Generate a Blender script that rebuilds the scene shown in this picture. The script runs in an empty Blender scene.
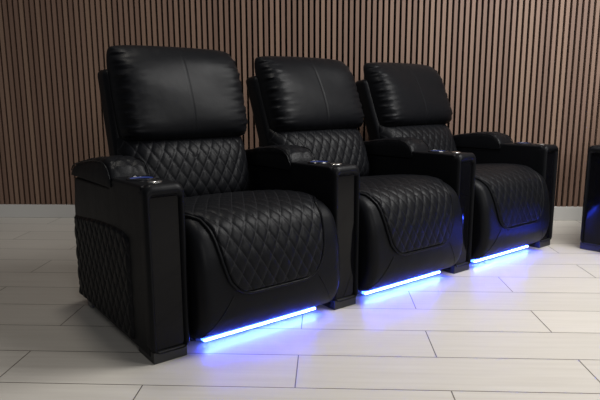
import bpy, bmesh, math, random
from math import sin, cos, pi, sqrt, radians, exp
from mathutils import Vector, Matrix
random.seed(4)
S = bpy.context.scene
COL = S.collection

# ------------------------------------------------------------------ materials
def new_mat(name):
    m = bpy.data.materials.new(name); m.use_nodes = True
    nt = m.node_tree
    return m, nt, nt.nodes['Principled BSDF']

def simple(name, color, rough=.5, metal=0., spec=.5, coat=0., bump=0., bscale=300.):
    m, nt, b = new_mat(name)
    b.inputs['Base Color'].default_value = (*color, 1)
    b.inputs['Roughness'].default_value = rough
    b.inputs['Metallic'].default_value = metal
    b.inputs['Specular IOR Level'].default_value = spec
    b.inputs['Coat Weight'].default_value = coat
    tc = nt.nodes.new('ShaderNodeTexCoord')
    n = nt.nodes.new('ShaderNodeTexNoise'); n.inputs['Scale'].default_value = bscale
    n.inputs['Detail'].default_value = 3
    nt.links.new(tc.outputs['Object'], n.inputs['Vector'])
    if bump > 0:
        bp = nt.nodes.new('ShaderNodeBump'); bp.inputs['Strength'].default_value = bump
        bp.inputs['Distance'].default_value = .002
        nt.links.new(n.outputs['Fac'], bp.inputs['Height'])
        nt.links.new(bp.outputs['Normal'], b.inputs['Normal'])
    return m

def leather_mat(name, rough):
    m, nt, b = new_mat(name)
    tc = nt.nodes.new('ShaderNodeTexCoord')
    v = nt.nodes.new('ShaderNodeTexVoronoi'); v.inputs['Scale'].default_value = 420
    n = nt.nodes.new('ShaderNodeTexNoise'); n.inputs['Scale'].default_value = 14; n.inputs['Detail'].default_value = 4
    nt.links.new(tc.outputs['Object'], v.inputs['Vector']); nt.links.new(tc.outputs['Object'], n.inputs['Vector'])
    b.inputs['Base Color'].default_value = (.0045, .0048, .006, 1)
    r = nt.nodes.new('ShaderNodeMapRange')
    r.inputs['To Min'].default_value = rough - .05; r.inputs['To Max'].default_value = rough + .06
    nt.links.new(n.outputs['Fac'], r.inputs['Value']); nt.links.new(r.outputs['Result'], b.inputs['Roughness'])
    bp = nt.nodes.new('ShaderNodeBump'); bp.inputs['Strength'].default_value = .12; bp.inputs['Distance'].default_value = .0006
    nt.links.new(v.outputs['Distance'], bp.inputs['Height'])
    bp2 = nt.nodes.new('ShaderNodeBump'); bp2.inputs['Strength'].default_value = .12; bp2.inputs['Distance'].default_value = .012
    nt.links.new(n.outputs['Fac'], bp2.inputs['Height']); nt.links.new(bp.outputs['Normal'], bp2.inputs['Normal'])
    nt.links.new(bp2.outputs['Normal'], b.inputs['Normal'])
    b.inputs['Specular IOR Level'].default_value = .105
    return m

LEATHER = leather_mat('black_leather', .42)
def stitched_leather():
    m = leather_mat('black_stitched_leather', .42)
    nt = m.node_tree; b = nt.nodes['Principled BSDF']
    uv = nt.nodes.new('ShaderNodeUVMap'); uv.uv_map = 'quilt'
    sp = nt.nodes.new('ShaderNodeSeparateXYZ'); nt.links.new(uv.outputs[0], sp.inputs[0])
    outs = []
    for ax in 'XY':                                    # stitching runs along the whole numbers of both diagonals
        p = nt.nodes.new('ShaderNodeMath'); p.operation = 'PINGPONG'; p.inputs[1].default_value = .5
        nt.links.new(sp.outputs[ax], p.inputs[0])
        c = nt.nodes.new('ShaderNodeMath'); c.operation = 'LESS_THAN'; c.inputs[1].default_value = .026
        nt.links.new(p.outputs[0], c.inputs[0]); outs.append(c)
    mx = nt.nodes.new('ShaderNodeMath'); mx.operation = 'MAXIMUM'
    nt.links.new(outs[0].outputs[0], mx.inputs[0]); nt.links.new(outs[1].outputs[0], mx.inputs[1])
    mc = nt.nodes.new('ShaderNodeMix'); mc.data_type = 'RGBA'
    nt.links.new(mx.outputs[0], mc.inputs['Factor'])
    mc.inputs['A'].default_value = b.inputs['Base Color'].default_value[:]
    mc.inputs['B'].default_value = (.016, .016, .018, 1)
    nt.links.new(mc.outputs['Result'], b.inputs['Base Color'])
    return m
STITCHED = stitched_leather()
GLOSS = simple('black_gloss_panel', (.003, .003, .004), rough=.06, spec=.18)
PLASTIC = simple('black_plinth', (.012, .012, .012), rough=.5)
THREAD = simple('seam_thread', (.05, .05, .052), rough=.6)
STEEL = simple('brushed_steel', (.75, .74, .72), rough=.22, metal=1.)
FOOTM = simple('grey_foot', (.16, .16, .16), rough=.4, metal=.4)
RIM = simple('dark_rim', (.01, .01, .012), rough=.2)

def emit_mat(name, color, strength):
    m, nt, b = new_mat(name)
    b.inputs['Base Color'].default_value = (.02, .02, .03, 1)
    b.inputs['Emission Color'].default_value = (*color, 1)
    b.inputs['Emission Strength'].default_value = strength
    return m
LED_TAPE = emit_mat('led_tape', (.05, .14, 1.0), 9.)
LED_DOT = emit_mat('led_diode', (.030, .060, 1.0), 330.)
CUP_GLOW = emit_mat('cup_glow', (.06, .10, .42), .33)

def floor_mat(L, W, x0, y0):
    m, nt, b = new_mat('floor_tiles')
    tc = nt.nodes.new('ShaderNodeTexCoord')
    mp = nt.nodes.new('ShaderNodeMapping'); mp.inputs['Location'].default_value = (-x0 + .5*L, -y0, 0)
    nt.links.new(tc.outputs['Object'], mp.inputs['Vector'])
    br = nt.nodes.new('ShaderNodeTexBrick')
    br.offset = .5; br.offset_frequency = 2; br.squash = 1
    br.inputs['Color1'].default_value = (0, 0, 0, 1); br.inputs['Color2'].default_value = (1, 1, 1, 1)
    br.inputs['Scale'].default_value = 1; br.inputs['Mortar Size'].default_value = .0021
    br.inputs['Mortar Smooth'].default_value = .25
    br.inputs['Brick Width'].default_value = L; br.inputs['Row Height'].default_value = W
    nt.links.new(mp.outputs['Vector'], br.inputs['Vector'])
    # long soft streaks along each plank
    ms = nt.nodes.new('ShaderNodeMapping'); ms.inputs['Scale'].default_value = (1.1, 22, 1)
    nt.links.new(tc.outputs['Object'], ms.inputs['Vector'])
    n = nt.nodes.new('ShaderNodeTexNoise'); n.inputs['Scale'].default_value = 2.2; n.inputs['Detail'].default_value = 6
    n.inputs['Roughness'].default_value = .62
    nt.links.new(ms.outputs['Vector'], n.inputs['Vector'])
    cr = nt.nodes.new('ShaderNodeValToRGB')
    cr.color_ramp.elements[0].position = .28; cr.color_ramp.elements[0].color = (.535, .500, .450, 1)
    cr.color_ramp.elements[1].position = .66; cr.color_ramp.elements[1].color = (.595, .562, .510, 1)
    nt.links.new(n.outputs['Fac'], cr.inputs['Fac'])
    tint = nt.nodes.new('ShaderNodeMix'); tint.data_type = 'RGBA'; tint.blend_type = 'MULTIPLY'
    tr = nt.nodes.new('ShaderNodeValToRGB')
    tr.color_ramp.elements[0].color = (.93, .93, .93, 1); tr.color_ramp.elements[1].color = (1, 1, 1, 1)
    nt.links.new(br.outputs['Color'], tr.inputs['Fac'])
    tint.inputs['Factor'].default_value = 1
    nt.links.new(cr.outputs['Color'], tint.inputs['A']); nt.links.new(tr.outputs['Color'], tint.inputs['B'])
    mx = nt.nodes.new('ShaderNodeMix'); mx.data_type = 'RGBA'
    nt.links.new(br.outputs['Fac'], mx.inputs['Factor'])
    nt.links.new(tint.outputs['Result'], mx.inputs['A']); mx.inputs['B'].default_value = (.10, .085, .07, 1)
    nt.links.new(mx.outputs['Result'], b.inputs['Base Color'])
    rr = nt.nodes.new('ShaderNodeMapRange'); rr.inputs['To Min'].default_value = .26; rr.inputs['To Max'].default_value = .38
    nt.links.new(n.outputs['Fac'], rr.inputs['Value']); nt.links.new(rr.outputs['Result'], b.inputs['Roughness'])
    b.inputs['Specular IOR Level'].default_value = .5
    inv = nt.nodes.new('ShaderNodeMath'); inv.operation = 'SUBTRACT'; inv.inputs[0].default_value = 1
    nt.links.new(br.outputs['Fac'], inv.inputs[1])
    bp = nt.nodes.new('ShaderNodeBump'); bp.inputs['Strength'].default_value = .5; bp.inputs['Distance'].default_value = .002
    nt.links.new(inv.outputs[0], bp.inputs['Height']); nt.links.new(bp.outputs['Normal'], b.inputs['Normal'])
    return m

def slat_mat(pitch, x0):
    m, nt, b = new_mat('walnut_slats')
    tc = nt.nodes.new('ShaderNodeTexCoord')
    sp = nt.nodes.new('ShaderNodeSeparateXYZ'); nt.links.new(tc.outputs['Object'], sp.inputs[0])
    a = nt.nodes.new('ShaderNodeMath'); a.operation = 'SUBTRACT'; a.inputs[1].default_value = x0
    nt.links.new(sp.outputs['X'], a.inputs[0])
    d = nt.nodes.new('ShaderNodeMath'); d.operation = 'DIVIDE'; d.inputs[1].default_value = pitch
    nt.links.new(a.outputs[0], d.inputs[0])
    f = nt.nodes.new('ShaderNodeMath'); f.operation = 'FLOOR'; nt.links.new(d.outputs[0], f.inputs[0])
    wn = nt.nodes.new('ShaderNodeTexWhiteNoise'); wn.noise_dimensions = '1D'; nt.links.new(f.outputs[0], wn.inputs['W'])
    # grain: stretched along z, shifted per slat
    off = nt.nodes.new('ShaderNodeCombineXYZ')
    mm = nt.nodes.new('ShaderNodeMath'); mm.operation = 'MULTIPLY'; mm.inputs[1].default_value = 37
    nt.links.new(wn.outputs['Value'], mm.inputs[0]); nt.links.new(mm.outputs[0], off.inputs['Z'])
    va = nt.nodes.new('ShaderNodeVectorMath'); va.operation = 'ADD'
    nt.links.new(tc.outputs['Object'], va.inputs[0]); nt.links.new(off.outputs[0], va.inputs[1])
    mp = nt.nodes.new('ShaderNodeMapping'); mp.inputs['Scale'].default_value = (60, 60, 1.6)
    nt.links.new(va.outputs[0], mp.inputs['Vector'])
    n = nt.nodes.new('ShaderNodeTexNoise'); n.inputs['Scale'].default_value = 1.5; n.inputs['Detail'].default_value = 5
    nt.links.new(mp.outputs['Vector'], n.inputs['Vector'])
    cr = nt.nodes.new('ShaderNodeValToRGB')
    e = cr.color_ramp.elements
    e[0].position = 0; e[0].color = (.128, .074, .052, 1)
    e[1].position = 1; e[1].color = (.232, .150, .103, 1)
    e2 = cr.color_ramp.elements.new(.5); e2.color = (.187, .114, .083, 1)
    mix = nt.nodes.new('ShaderNodeMath'); mix.operation = 'MULTIPLY_ADD'; mix.inputs[1].default_value = .55
    h = nt.nodes.new('ShaderNodeMath'); h.operation = 'MULTIPLY'; h.inputs[1].default_value = .45
    nt.links.new(n.outputs['Fac'], h.inputs[0])
    nt.links.new(wn.outputs['Value'], mix.inputs[0]); nt.links.new(h.outputs[0], mix.inputs[2])
    nt.links.new(mix.outputs[0], cr.inputs['Fac'])
    nt.links.new(cr.outputs['Color'], b.inputs['Base Color'])
    b.inputs['Roughness'].default_value = .55
    return m

# ------------------------------------------------------------------ mesh helpers
def link(name, bm, mats, parent=None, smooth=True, loc=None, recalc=True):
    if recalc: bmesh.ops.recalc_face_normals(bm, faces=bm.faces[:])
    me = bpy.data.meshes.new(name); bm.to_mesh(me); bm.free()
    if me.uv_layers: me.uv_layers[0].name = 'quilt'
    for m in (mats if isinstance(mats, (list, tuple)) else [mats]): me.materials.append(m)
    if smooth:
        me.polygons.foreach_set('use_smooth', [True]*len(me.polygons))
        try: me.set_sharp_from_angle(angle=radians(42))
        except Exception: pass
    o = bpy.data.objects.new(name, me); COL.objects.link(o)
    if smooth and len(me.polygons) < 900:              # flat faces keep flat normals next to their rounded edges
        wn = o.modifiers.new('normals', 'WEIGHTED_NORMAL'); wn.keep_sharp = True
    if parent: o.parent = parent
    if loc: o.location = loc
    return o

def box(bm, x0, x1, y0, y1, z0, z1, bev=0., seg=3, shear=None, mi=0):
    g = bmesh.ops.create_cube(bm, size=1.)
    vs = g['verts']
    for v in vs:
        v.co = Vector((x0 + (v.co.x+.5)*(x1-x0), y0 + (v.co.y+.5)*(y1-y0), z0 + (v.co.z+.5)*(z1-z0)))
    fs = {f for v in vs for f in v.link_faces}
    for f in fs: f.material_index = mi
    if bev > 0:
        es = list({e for v in vs for e in v.link_edges})
        bmesh.ops.bevel(bm, geom=es, offset=bev, segments=seg, profile=.5, affect='EDGES')

def grid(bm, fn, nu, nv, cu=False, cv=False, mi=0):
    V = []; UVS = {}
    for i in range(nu):
        row = []
        for j in range(nv):
            r = fn(i/(nu if cu else nu-1), j/(nv if cv else nv-1))
            if isinstance(r, tuple):
                v = bm.verts.new(r[0]); UVS[v] = r[1]
            else: v = bm.verts.new(r)
            row.append(v)
        V.append(row)
    lay = bm.loops.layers.uv.verify() if UVS else None
    if lay: lay = bm.loops.layers.uv[0]
    for i in range(nu if cu else nu-1):
        for j in range(nv if cv else nv-1):
            a, b2, c, d = V[i][j], V[(i+1) % nu][j], V[(i+1) % nu][(j+1) % nv], V[i][(j+1) % nv]
            try:
                f = bm.faces.new((a, b2, c, d)); f.material_index = mi
                if lay:
                    for lp in f.loops: lp[lay].uv = UVS[lp.vert]
            except ValueError: pass
    return V

def tube(bm, pts, r, n=8, closed=False, mi=0):
    pts = [Vector(p) for p in pts]; N = len(pts); rings = []
    up = None
    for i, p in enumerate(pts):
        a = pts[(i-1) % N] if (closed or i > 0) else p
        b = pts[(i+1) % N] if (closed or i < N-1) else p
        t = (b-a).normalized()
        if up is None:
            up = Vector((0, 0, 1)) if abs(t.z) < .9 else Vector((1, 0, 0))
        s = t.cross(up)
        if s.length < 1e-5: s = t.cross(Vector((0, 1, .3)))
        s.normalize(); up = s.cross(t).normalized()
        rings.append([bm.verts.new(p + (s*cos(2*pi*k/n) + up*sin(2*pi*k/n))*r) for k in range(n)])
    for i in range(N if closed else N-1):
        A, B = rings[i], rings[(i+1) % N]
        for k in range(n):
            f = bm.faces.new((A[k], A[(k+1) % n], B[(k+1) % n], B[k])); f.material_index = mi
    if not closed:
        bm.faces.new(rings[0][::-1]); bm.faces.new(rings[-1])

def lathe(bm, prof, cx, cy, n=32, mi=0):
    rings = []
    for r, z in prof:
        if r < 1e-6: rings.append([bm.verts.new((cx, cy, z))])
        else: rings.append([bm.verts.new((cx + r*cos(2*pi*k/n), cy + r*sin(2*pi*k/n), z)) for k in range(n)])
    for A, B in zip(rings, rings[1:]):
        for k in range(n):
            if len(A) == 1 and len(B) == 1: continue
            if len(A) == 1: f = bm.faces.new((A[0], B[k], B[(k+1) % n]))
            elif len(B) == 1: f = bm.faces.new((A[k], A[(k+1) % n], B[0]))
            else: f = bm.faces.new((A[k], A[(k+1) % n], B[(k+1) % n], B[k]))
            f.material_index = mi

def prism_x(bm, prof, x0, x1, bev=.012, seg=3):
    a = [bm.verts.new((x0, y, z)) for y, z in prof]; b = [bm.verts.new((x1, y, z)) for y, z in prof]
    n = len(prof)
    bm.faces.new(a); bm.faces.new(b[::-1])
    for i in range(n): bm.faces.new((a[i], b[i], b[(i+1) % n], a[(i+1) % n]))
    if bev:
        bm.normal_update()
        es = [e for e in bm.edges if len(e.link_faces) == 2 and e.calc_face_angle(0) > radians(25)]
        bmesh.ops.bevel(bm, geom=es, offset=bev, segments=seg, profile=.5, affect='EDGES')

def sgn(x): return -1. if x < 0 else 1.
def quv(p, q, w, h): return (p/w + q/h + 50, p/w - q/h + 50)
def smooth01(x):
    x = max(0., min(1., x)); return x*x*(3-2*x)

def quilt(p, q, w, h):
    """puffed diamonds: 0 in the stitched grooves, 1 in the middle of a diamond"""
    a = p/w + q/h; b = p/w - q/h
    return (min(1, abs(sin(pi*a))*1.25) * min(1, abs(sin(pi*b))*1.25))**.30

def lerp_table(tab, x):
    if x <= tab[0][0]: return tab[0][1]
    for (a, va), (b, vb) in zip(tab, tab[1:]):
        if x <= b:
            k = (x-a)/(b-a); k = k*k*(3-2*k)*.35 + k*.65
            return va + (vb-va)*k
    return tab[-1][1]

def spline(pts, per=14):
    P = [Vector((p[0], p[1])) for p in pts]
    P = [2*P[0]-P[1]] + P + [2*P[-1]-P[-2]]
    out = []
    for i in range(1, len(P)-2):
        for k in range(per):
            t = k/per
            a, b, c, d = P[i-1], P[i], P[i+1], P[i+2]
            out.append(.5*((2*b) + (c-a)*t + (2*a-5*b+4*c-d)*t*t + (3*b-a-3*c+d)*t**3))
    out.append(P[-2])
    return out

# ------------------------------------------------------------------ the recliner, local frame: x along the row, y to the back, z up
PITCH = .777; AW = .138          # seat pitch, arm width
SX0, SX1 = AW + .008, PITCH - .008
CX = (AW + PITCH)/2

def empty(name, loc, rz):
    o = bpy.data.objects.new(name, None); COL.objects.link(o)
    o.location = loc; o.rotation_euler = (0, 0, rz); o.empty_display_size = .1
    return o

# --- arm
def rrect(x0, x1, z0, z1, r, nc=6, ns=10):
    pts = []
    cs = [((x1-r, z1-r), 0), ((x0+r, z1-r), 90), ((x0+r, z0+r), 180), ((x1-r, z0+r), 270)]
    for (c, a0) in cs:
        for k in range(nc+1):
            a = radians(a0 + 90*k/nc); pts.append(Vector((c[0] + r*cos(a), c[1] + r*sin(a))))
    out = []
    n = len(pts)
    for i in range(n):
        out.append(pts[i])
        if (i+1) % (nc+1) == 0:
            b = pts[(i+1) % n]
            for k in range(1, ns): out.append(pts[i].lerp(b, k/ns))
    return out

def arm_pad_top(y):
    return lerp_table([(.285, .572), (.295, .596), (.312, .620), (.340, .637), (.38, .645), (.46, .642), (.56, .630), (.66, .613), (.705, .602), (.728, .590), (.740, .572), (.744, .552)], y)

def make_arm(parent, ox, quilt_side=None):
    """quilt_side: -1 outer side on the left, +1 on the right, None for an arm between two seats"""
    bm = bmesh.new()
    prof = [(.020, .014), (.020, .574), (.033, .586), (.300, .583), (.315, .548), (.722, .540), (.752, .42), (.757, .17), (.738, .030), (.60, .022)]
    prism_x(bm, prof, 0, .135, bev=.010)
    arm = link('armrest', bm, LEATHER, parent, loc=(ox, 0, 0))
    # padded leather frame round the front panel
    O = rrect(-.002, .138, .030, .589, .030); I = rrect(.021, .114, .036, .545, .010)
    bm = bmesh.new()
    def f(u, v):
        i = int(round(u*len(O))) % len(O)
        p = O[i].lerp(I[i], v)
        y = .030 - .034*max(0, sin(pi*(.10 + .82*v)))**.55
        if v > .99: y = .018
        return Vector((p.x, y, p.y))
    grid(bm, f, len(O), 12, cu=True)
    def f2(u, v):                                    # the frame wraps back onto the arm
        i = int(round(u*len(O))) % len(O)
        y0 = .030 - .034*sin(pi*.10)**.55
        c = Vector((.068, .30)); p = O[i].lerp(c, .01*v)
        return Vector((p.x, y0 + v*(.045-y0), p.y))
    grid(bm, f2, len(O), 3, cu=True)
    bmesh.ops.remove_doubles(bm, verts=bm.verts[:], dist=.0002)
    link('front_frame', bm, LEATHER, arm)
    bm = bmesh.new(); box(bm, .018, .117, .010, .024, .034, .548, .002, 2)
    o = link('front_panel', bm, GLOSS, arm); o['label'] = 'glossy black front panel'
    bm = bmesh.new(); box(bm, .003, .122, 0, .13, 0, .040, .003, 2); link('plinth', bm, PLASTIC, arm)
    for fx in (.006, .090):
        bm = bmesh.new(); box(bm, fx, fx+.038, .640, .684, 0, .036, .003, 2)
        o = link('foot', bm, FOOTM, arm); o['label'] = 'small grey rear foot'
    # padded rear armrest
    bm = bmesh.new()
    xa, xb, ya, yb = -.005, .143, .285, .744
    def top(u, v):
        s = 2*u-1; s = sgn(s)*(1-(1-abs(s))**1.8)
        y = ya + (yb-ya)*v
        hgt = arm_pad_top(y) - .548
        sect = (max(0, 1-abs(s)**7))**.38
        x = (xa+xb)/2 + (xb-xa)/2*s
        endf = min(1, min(v, 1-v)/.05)
        qd = .0055*quilt(x-.02, y, .070, .105)*smooth01((1-abs(s))/.22)*endf
        z = .548 + hgt*sect*(.96+.04*(1-s*s)) + qd - .0045*endf*sect
        return Vector((x, y, z))
    grid(bm, top, 49, 111)
    def bot(u, v):
        s = 2*u-1
        return Vector(((xa+xb)/2 + (xb-xa)/2*s, ya + (yb-ya)*v, .548 if v > .08 else .548 + .032*(1-v/.08)))
    grid(bm, bot, 9, 25)
    def cap(y):
        pass
    pad = link('armrest_pad', bm, LEATHER, arm)
    bm = bmesh.new()
    for xs in (-.0035, .1415):
        path = [(xs, y, arm_pad_top(y)*.985 + .015*.548 - .0095) for y in [.288 + .448*k/40 for k in range(41)]]
        tube(bm, path, .0026, 6)
    link('piping', bm, LEATHER, arm)
    # seam along the console edge
    bm = bmesh.new()
    for xs in (.0035, .1315):
        tube(bm, [(xs, .285, .5785), (xs, .20, .5795), (xs, .10, .5805), (xs, .055, .580), (xs, .03, .573), (xs, .018, .556)], .0022, 6)
    link('edge_seam', bm, LEATHER, arm)
    # cup holder and control button
    cx, cy, zt = .066, .178, .585
    bm = bmesh.new()
    lathe(bm, [(.050, zt-.004), (.050, zt+.003), (.047, zt+.006), (.042, zt+.006), (.0405, zt+.004), (.0400, zt-.004), (.0395, zt-.0045)], cx, cy)
    lathe(bm, [(.0395, zt-.003), (.038, zt-.06), (0, zt-.06)], cx, cy)
    o = link('cup_holder', bm, RIM, arm); o['label'] = 'round black cup holder'
    bm = bmesh.new(); lathe(bm, [(.0392, zt+.0035), (.0388, zt+.0035), (.0385, zt-.02), (.0392, zt-.02)], cx, cy)
    o = link('cup_light', bm, CUP_GLOW, arm); o['label'] = 'blue lit ring in the cup holder'
    bm = bmesh.new()
    lathe(bm, [(.0235, zt-.002), (.0235, zt+.004), (.021, zt+.0065), (.015, zt+.0075), (.007, zt+.0065), (0, zt+.006)], .066, .070, 28)
    o = link('control_button', bm, STEEL, arm); o['label'] = 'round silver control button'
    if quilt_side:
        bm = bmesh.new()
        sx = -.001 if quilt_side < 0 else .136
        y0, y1, z0 = .150, .748, .034
        def q(u, v):
            y = y0 + (y1-y0)*u
            zt2 = lerp_table([(.150, .380), (.165, .402), (.20, .413), (.30, .415), (.43, .409), (.748, .381)], y)
            z1b = z0
            z = z1b + (zt2-z1b)*v
            ed = min((y-y0), (y1-y), (z-z0), (zt2-z))
            k = smooth01(ed/.012)
            d = -.002 + k*(.004 + .008*quilt(y, z, .056, .088))
            return Vector((sx + quilt_side*d, y, z)), quv(y, z, .056, .088)
        grid(bm, q, 150, 96)
        o = link('quilted_side_panel', bm, STITCHED, arm)
    return arm

# --- seat with footrest
SEAT_PROF = spline([(.57, .410), (.44, .434), (.30, .453), (.18, .462), (.09, .460), (.03, .444), (-.018, .408), (-.043, .355), (-.057, .30), (-.063, .235), (-.067, .175), (-.059, .12), (-.040, .078), (-.014, .050), (.024, .037), (.06, .034)])
cum = [0.]
for a_, b_ in zip(SEAT_PROF, SEAT_PROF[1:]): cum.append(cum[-1] + (b_-a_).length)
SLEN = cum[-1]
def seat_at(l):
    l = max(0, min(SLEN-1e-6, l))
    lo = 0
    for i in range(len(cum)-1):
        if cum[i+1] >= l: lo = i; break
    k = (l-cum[lo])/(cum[lo+1]-cum[lo])
    p = SEAT_PROF[lo].lerp(SEAT_PROF[lo+1], k)
    i0, i1 = max(0, lo-3), min(len(SEAT_PROF)-1, lo+4)
    t = (SEAT_PROF[i1]-SEAT_PROF[i0]).normalized()
    nrm = Vector((t.y, -t.x))
    if nrm.dot(p - Vector((.28, .22))) < 0: nrm = -nrm
    return p, nrm
def l_at_z(z):                                        # arc length where the front face reaches height z
    for i, p in enumerate(SEAT_PROF):
        if i > 60 and p.y <= z and p.x < .05: return cum[i]
    return SLEN
L_END = l_at_z(.196)

def make_seat(parent):
    bm = bmesh.new()
    core = Vector((.28, .24)); half = (SX1-SX0)/2; r = .040
    def f(u, v):
        p, nrm = seat_at(v*SLEN)
        s = 2*u-1; a = abs(s)
        # section: 0-.6 flat, .6-.9 rounding, .9-1 side going in
        if a < .55: x = a/.55*(half-r); d = 0
        elif a < .88:
            an = (a-.55)/.33*pi/2; x = half-r + r*sin(an); d = -r*(1-cos(an))
        else: x = half; d = -r - (a-.88)/.12*.10
        crown = .010*(1-(x/half)**2)*(1-smooth01((v-.82)/.14))
        pp = p + nrm*(crown)
        if d < 0: pp = pp + (core-p).normalized()*(-d)
        # mitred seam low on each corner
        l = v*SLEN
        return Vector((CX + sgn(s)*x, pp.x, pp.y))
    grid(bm, f, 61, 130)
    seat = link('seat', bm, LEATHER, parent)
    bm = bmesh.new(); box(bm, SX0+.012, SX1-.012, .05, .56, .075, .41, .01, 2)
    link('seat_base', bm, PLASTIC, seat)
    # quilted pad
    def hw(l):
        p, _ = seat_at(l)
        if p.x > .03: return lerp_table([(.03, .250), (.05, .266), (.08, .285), (.12, .298), (.18, .304), (.60, .305)], p.x)
        return lerp_table([(.195, .118), (.2, .140), (.21, .162), (.225, .180), (.25, .198), (.28, .209), (.32, .220), (.37, .229), (.41, .237), (.444, .250)], p.y)
    def pt(x, l, d):
        sh = -.007
        p, nrm = seat_at(l)
        crown = .010*(1-(x/half)**2)*(1-smooth01((l/SLEN-.82)/.14))
        a = abs(x); dd = 0
        if a > half-r:
            an = math.asin(min(1, (a-half+r)/r)); dd = r*(1-cos(an))
        pp = p + nrm*(crown+d)
        if dd > 0: pp = pp + (core-p).normalized()*dd
        return Vector((CX+x+sh, pp.x, pp.y))
    bm = bmesh.new()
    l0 = .03
    def q(u, v):
        l = l0 + (L_END-l0)*v
        w = hw(l); s = 2*u-1; x = s*w
        ed = min(w-abs(x), L_END-l)
        k = smooth01(ed/.014)
        return pt(x, l, -.003 + k*(.010 + .0050*quilt(x, l, .051, .084))), quv(x, l, .051, .084)
    grid(bm, q, 150, 210)
    link('quilted_seat_pad', bm, STITCHED, seat)
    bm = bmesh.new()
    left = [pt(-hw(l), l, .004) for l in [l0 + (L_END-l0)*k/90 for k in range(91)]]
    wl = hw(L_END)
    bottom = [pt(-wl + 2*wl*k/20, L_END, .004) for k in range(1, 20)]
    right = [pt(hw(l), l, .004) for l in [L_END - (L_END-l0)*k/90 for k in range(91)]]
    tube(bm, left + bottom + right, .0052, 8)
    link('piping', bm, LEATHER, seat)
    # corner seams running from the pad to the bottom corners
    for s in (-1, 1):
        bm = bmesh.new(); pts = []
        for k in range(17):
            t = k/16
            pts.append(pt(s*(.186 + (half-.012-.186)*t), L_END + (SLEN-.07-L_END)*t, .0004))
        tube(bm, pts, .0016, 6)
        link('corner_seam', bm, LEATHER, seat)
    return seat

# --- back
def shear(y, z): return y + (z-.69)*.26

def make_back(parent):
    bm = bmesh.new()
    box(bm, SX0+.004, SX1-.004, .655, .765, .30, .975, 0)
    es = bm.edges[:]
    bmesh.ops.bevel(bm, geom=es, offset=.028, segments=5, profile=.5, affect='EDGES')
    for v in bm.verts: v.co.y = shear(v.co.y, v.co.z)
    back = link('backrest', bm, LEATHER, parent)
    # head cushion
    W, Z0, Z1 = .300, .675, 1.074
    rnd = [random.uniform(0, 6.28) for _ in range(8)]
    def surf(u, v, front):
        s = sin(pi/2*(2*u-1)); t = sin(pi/2*(2*v-1))
        zc, hh = (Z0+Z1)/2, (Z1-Z0)/2
        taper = 1 - .035*max(0, t)**3 + .01*(1-abs(t))
        # rounded-corner outline
        cr = 1 - .04*(abs(s)**9)*(abs(t)**9)
        x = W*s*taper*cr; z = zc + hh*t*cr + .006*(1-s*s)*t
        e = (max(0, 1-abs(s)**9))**.42 * (max(0, 1-abs(t)**4.6))**.46
        if front:
            dep = .128*e*(1.0 - .06*t - .20*max(0, t)**2)
            g = exp(-(1-abs(s))/.11)*(1-exp(-(1-abs(s))/.015))
            wr = sin(23*t + rnd[0] + 9*s) + .8*sin(41*t + rnd[1] - 11*s) + .5*sin(67*t + rnd[2])
            dep += .0068*g*wr*min(1, e*3)
            g2 = exp(-(1-abs(t))/.10)*(1-exp(-(1-abs(t))/.03))
            dep += .0022*g2*(sin(21*s + rnd[3]) + .7*sin(37*s + rnd[4]))*min(1, e*3)
            # soft broad creases
            dep += .003*e*(sin(5*t + 3*s + rnd[5]))
            dep -= .0020*exp(-(x/.0020)**2)*e
            y = .665 - dep
        else:
            y = .665 + .035*e
        return Vector((CX + .012 + x, shear(y, z), z))
    bm = bmesh.new()
    grid(bm, lambda u, v: surf(u, v, True), 181, 101)
    grid(bm, lambda u, v: surf(u, v, False), 181, 101)
    bmesh.ops.remove_doubles(bm, verts=bm.verts[:], dist=.00005)
    link('head_cushion', bm, LEATHER, back)
    # quilted lumbar cushion
    Zl0, Zl1, Wl = .395, .705, .302
    def lum(u, v, front):
        s = sin(pi/2*(2*u-1)); t = sin(pi/2*(2*v-1))
        x = Wl*s*(1-.03*(abs(t)**4)); z = (Zl0+Zl1)/2 + (Zl1-Zl0)/2*t
        e = (max(0, 1-abs(s)**5))**.5 * (max(0, 1-abs(t)**3))**.5
        if not front: return Vector((CX+x, shear(.672, z), z)), (.5, .5)
        d = .118*e - .0075*(1-quilt(x, z*1.03, .055, .088))*smooth01(e*1.5)
        return Vector((CX + x, shear(.672 - d, z), z)), quv(x, z*1.03, .055, .088)
    bm = bmesh.new()
    grid(bm, lambda u, v: lum(u, v, True), 181, 111)
    grid(bm, lambda u, v: lum(u, v, False), 181, 111)
    bmesh.ops.remove_doubles(bm, verts=bm.verts[:], dist=.00005)
    link('lumbar_cushion', bm, STITCHED, back)
    return back

def make_led(parent):
    xl, xr, y, z = .197, .700, .026, .0215
    bm = bmesh.new()
    box(bm, xl, xr, y, y+.020, z-.005, z+.005, .001, 1, mi=0)
    n = 36
    for k in range(n):
        xx = xl + (xr-xl)*(k+.5)/n
        box(bm, xx-.0048, xx+.0048, y-.003, y+.002, z-.0035, z+.0035, 0, mi=1)
    o = link('led_strip', bm, [LED_TAPE, LED_DOT], parent, smooth=False)
    o['label'] = 'glowing blue light strip under the footrest'
    bm = bmesh.new(); box(bm, SX0+.03, SX1-.03, y+.020, .55, .016, .085, .004, 2)
    link('base_frame', bm, PLASTIC, parent)
    for fx in (SX0+.035, SX1-.075):
        bm = bmesh.new(); box(bm, fx, fx+.04, .09, .13, 0, .024, .002, 1); link('base_foot', bm, PLASTIC, parent)

def tag(o, label, cat, group=None):
    o['label'] = label; o['category'] = cat
    if group: o['group'] = group

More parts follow.
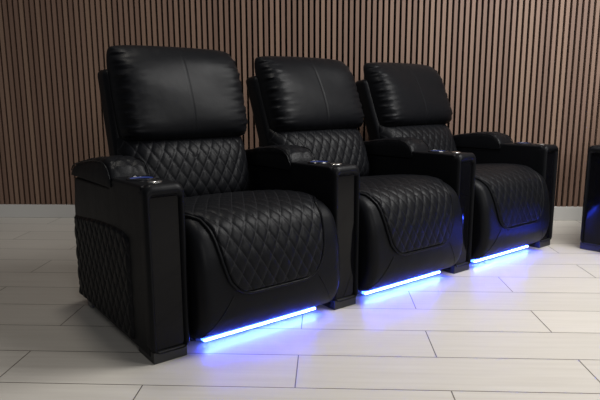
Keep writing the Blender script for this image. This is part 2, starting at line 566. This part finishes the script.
def dup(root, loc, rz):
    r = root.copy(); COL.objects.link(r); r.location = loc; r.rotation_euler = (0, 0, rz)
    for ch in list(root.children):
        c = ch.copy(); COL.objects.link(c); c.parent = r
        for g in list(ch.children):
            d = g.copy(); COL.objects.link(d); d.parent = c
    return r

ANG = .7032; A0 = Vector((-.5559, 1.6854, 0)); UX = Vector((cos(ANG), sin(ANG), 0))
GRP = 'black quilted theatre recliners'
rec = empty('recliner', A0 + UX*PITCH, ANG)
make_back(rec); make_seat(rec); make_led(rec); make_arm(rec, 0)
tag(rec, 'middle black leather recliner of the row of three, blue light strip beneath', 'recliner', GRP)

def recline(root, deg):
    for ch in root.children:
        if ch.name.startswith('backrest'):
            p = Vector((0, .60, .43)); rot = Matrix.Rotation(radians(-deg), 4, 'X')
            ch.rotation_euler = (radians(-deg), 0, 0); ch.location = p - rot @ p + Vector((0, 0, .012))
last = dup(rec, A0 + UX*PITCH*2, ANG)
make_arm(last, PITCH, 1)
tag(last, 'farthest black leather recliner of the row of three, with an armrest on each side', 'recliner', GRP)

def dup_no_arm(loc, rz):
    r = rec.copy(); COL.objects.link(r); r.location = loc; r.rotation_euler = (0, 0, rz)
    for ch in list(rec.children):
        if ch.name.startswith('armrest'): continue
        c = ch.copy(); COL.objects.link(c); c.parent = r
        for g in list(ch.children):
            d = g.copy(); COL.objects.link(d); d.parent = c
    return r
first = dup_no_arm(A0, ANG); make_arm(first, 0, -1)
tag(first, 'nearest and largest black leather recliner, quilted outer side panel on its left armrest', 'recliner', GRP)

recline(rec, 6.5); recline(last, 7.5)
ANG2 = radians(-42)
other = dup_no_arm(Vector((1.447, 3.195, 0)), ANG2); make_arm(other, 0, -1); make_arm(other, PITCH, 1)
tag(other, 'black recliner cut off by the right picture edge, only its front armrest in view', 'recliner', GRP)

# ------------------------------------------------------------------ the room
WALL_Y = 3.985
L, W, X0, Y0 = .9223, .2193, -.0890, 1.5591
bm = bmesh.new(); box(bm, -4.5, 4.5, -3.2, WALL_Y+.10, -.06, 0)
fl = link('floor', bm, floor_mat(L, W, X0, Y0), smooth=False); fl['kind'] = 'structure'

SP = .03844; SX = -4.5
BACK = simple('slat_backing', (.005, .004, .0035), rough=.95, spec=.1)
bm = bmesh.new(); box(bm, -4.5, 4.5, WALL_Y+.002, WALL_Y+.10, 0, 3.0)
wl = link('wall_back', bm, BACK, smooth=False); wl['kind'] = 'structure'
bm = bmesh.new()
k = 0
while SX + (k+1)*SP < 4.5:
    xa = SX + k*SP + .0078
    box(bm, xa, xa+.0229, WALL_Y-.022, WALL_Y+.004, .098, 2.98, 0)
    k += 1
sl = link('trim_1', bm, slat_mat(SP, SX), wl, smooth=False); sl['kind'] = 'structure'; sl.name = 'wall_slats'
bm = bmesh.new(); box(bm, -4.5, 4.5, WALL_Y-.024, WALL_Y+.003, 0, .097, .002, 1)
bb = link('baseboard_back', bm, simple('white_baseboard', (.55, .54, .52), rough=.5), smooth=False); bb['kind'] = 'structure'

# ------------------------------------------------------------------ light
w = bpy.data.worlds.new('World'); S.world = w; w.use_nodes = True
w.node_tree.nodes['Background'].inputs[0].default_value = (.92, .95, 1, 1)
w.node_tree.nodes['Background'].inputs[1].default_value = .10
def area(name, loc, target, sx, sy, power, color=(1, .95, .88)):
    d = bpy.data.lights.new(name, 'AREA'); d.shape = 'RECTANGLE'; d.size = sx; d.size_y = sy; d.energy = power; d.color = color
    o = bpy.data.objects.new(name, d); COL.objects.link(o); o.location = loc
    o.rotation_euler = (Vector(target)-Vector(loc)).to_track_quat('-Z', 'Y').to_euler()
    return o
WARM = (1, .985, .96)
area('ceiling_light', (1.6, 2.3, 2.75), (1.6, 2.2, 0), 1.6, 1.0, 104, WARM)
area('left_ceiling_light', (-.8, 2.5, 2.8), (-.6, 2.2, 0), .35, .35, 12, (1, .95, .86))
area('side_softbox', (3.5, .9, 2.4), (2.2, 4.0, .9), 1.3, 1.3, 62, WARM)
area('front_softbox', (1.8, -2.4, 2.2), (1.8, 4, 1.1), 1.2, 1.2, 42, WARM)

# ------------------------------------------------------------------ camera
cam = bpy.data.cameras.new('camera'); co = bpy.data.objects.new('camera', cam); COL.objects.link(co)
F, PITCHC, YAW, ROLL = 564.87, .1775, -.0459, -.0043
fw = Vector((sin(YAW)*cos(PITCHC), cos(YAW)*cos(PITCHC), -sin(PITCHC)))
r0 = Vector((cos(YAW), -sin(YAW), 0)); u0 = r0.cross(fw)
Rr = r0*cos(ROLL) + u0*sin(ROLL); Uu = -r0*sin(ROLL) + u0*cos(ROLL)
M = Matrix((Rr, Uu, -fw)).transposed().to_4x4(); M.translation = Vector((0, 0, .85))
co.matrix_world = M
cam.sensor_fit = 'HORIZONTAL'; cam.sensor_width = 36; cam.lens = F*36/600; cam.clip_start = .02
S.camera = co
S.view_settings.view_transform = 'Standard'; S.view_settings.look = 'None'
S.view_settings.exposure = 0; S.view_settings.gamma = 1; S.view_settings.use_curve_mapping = False
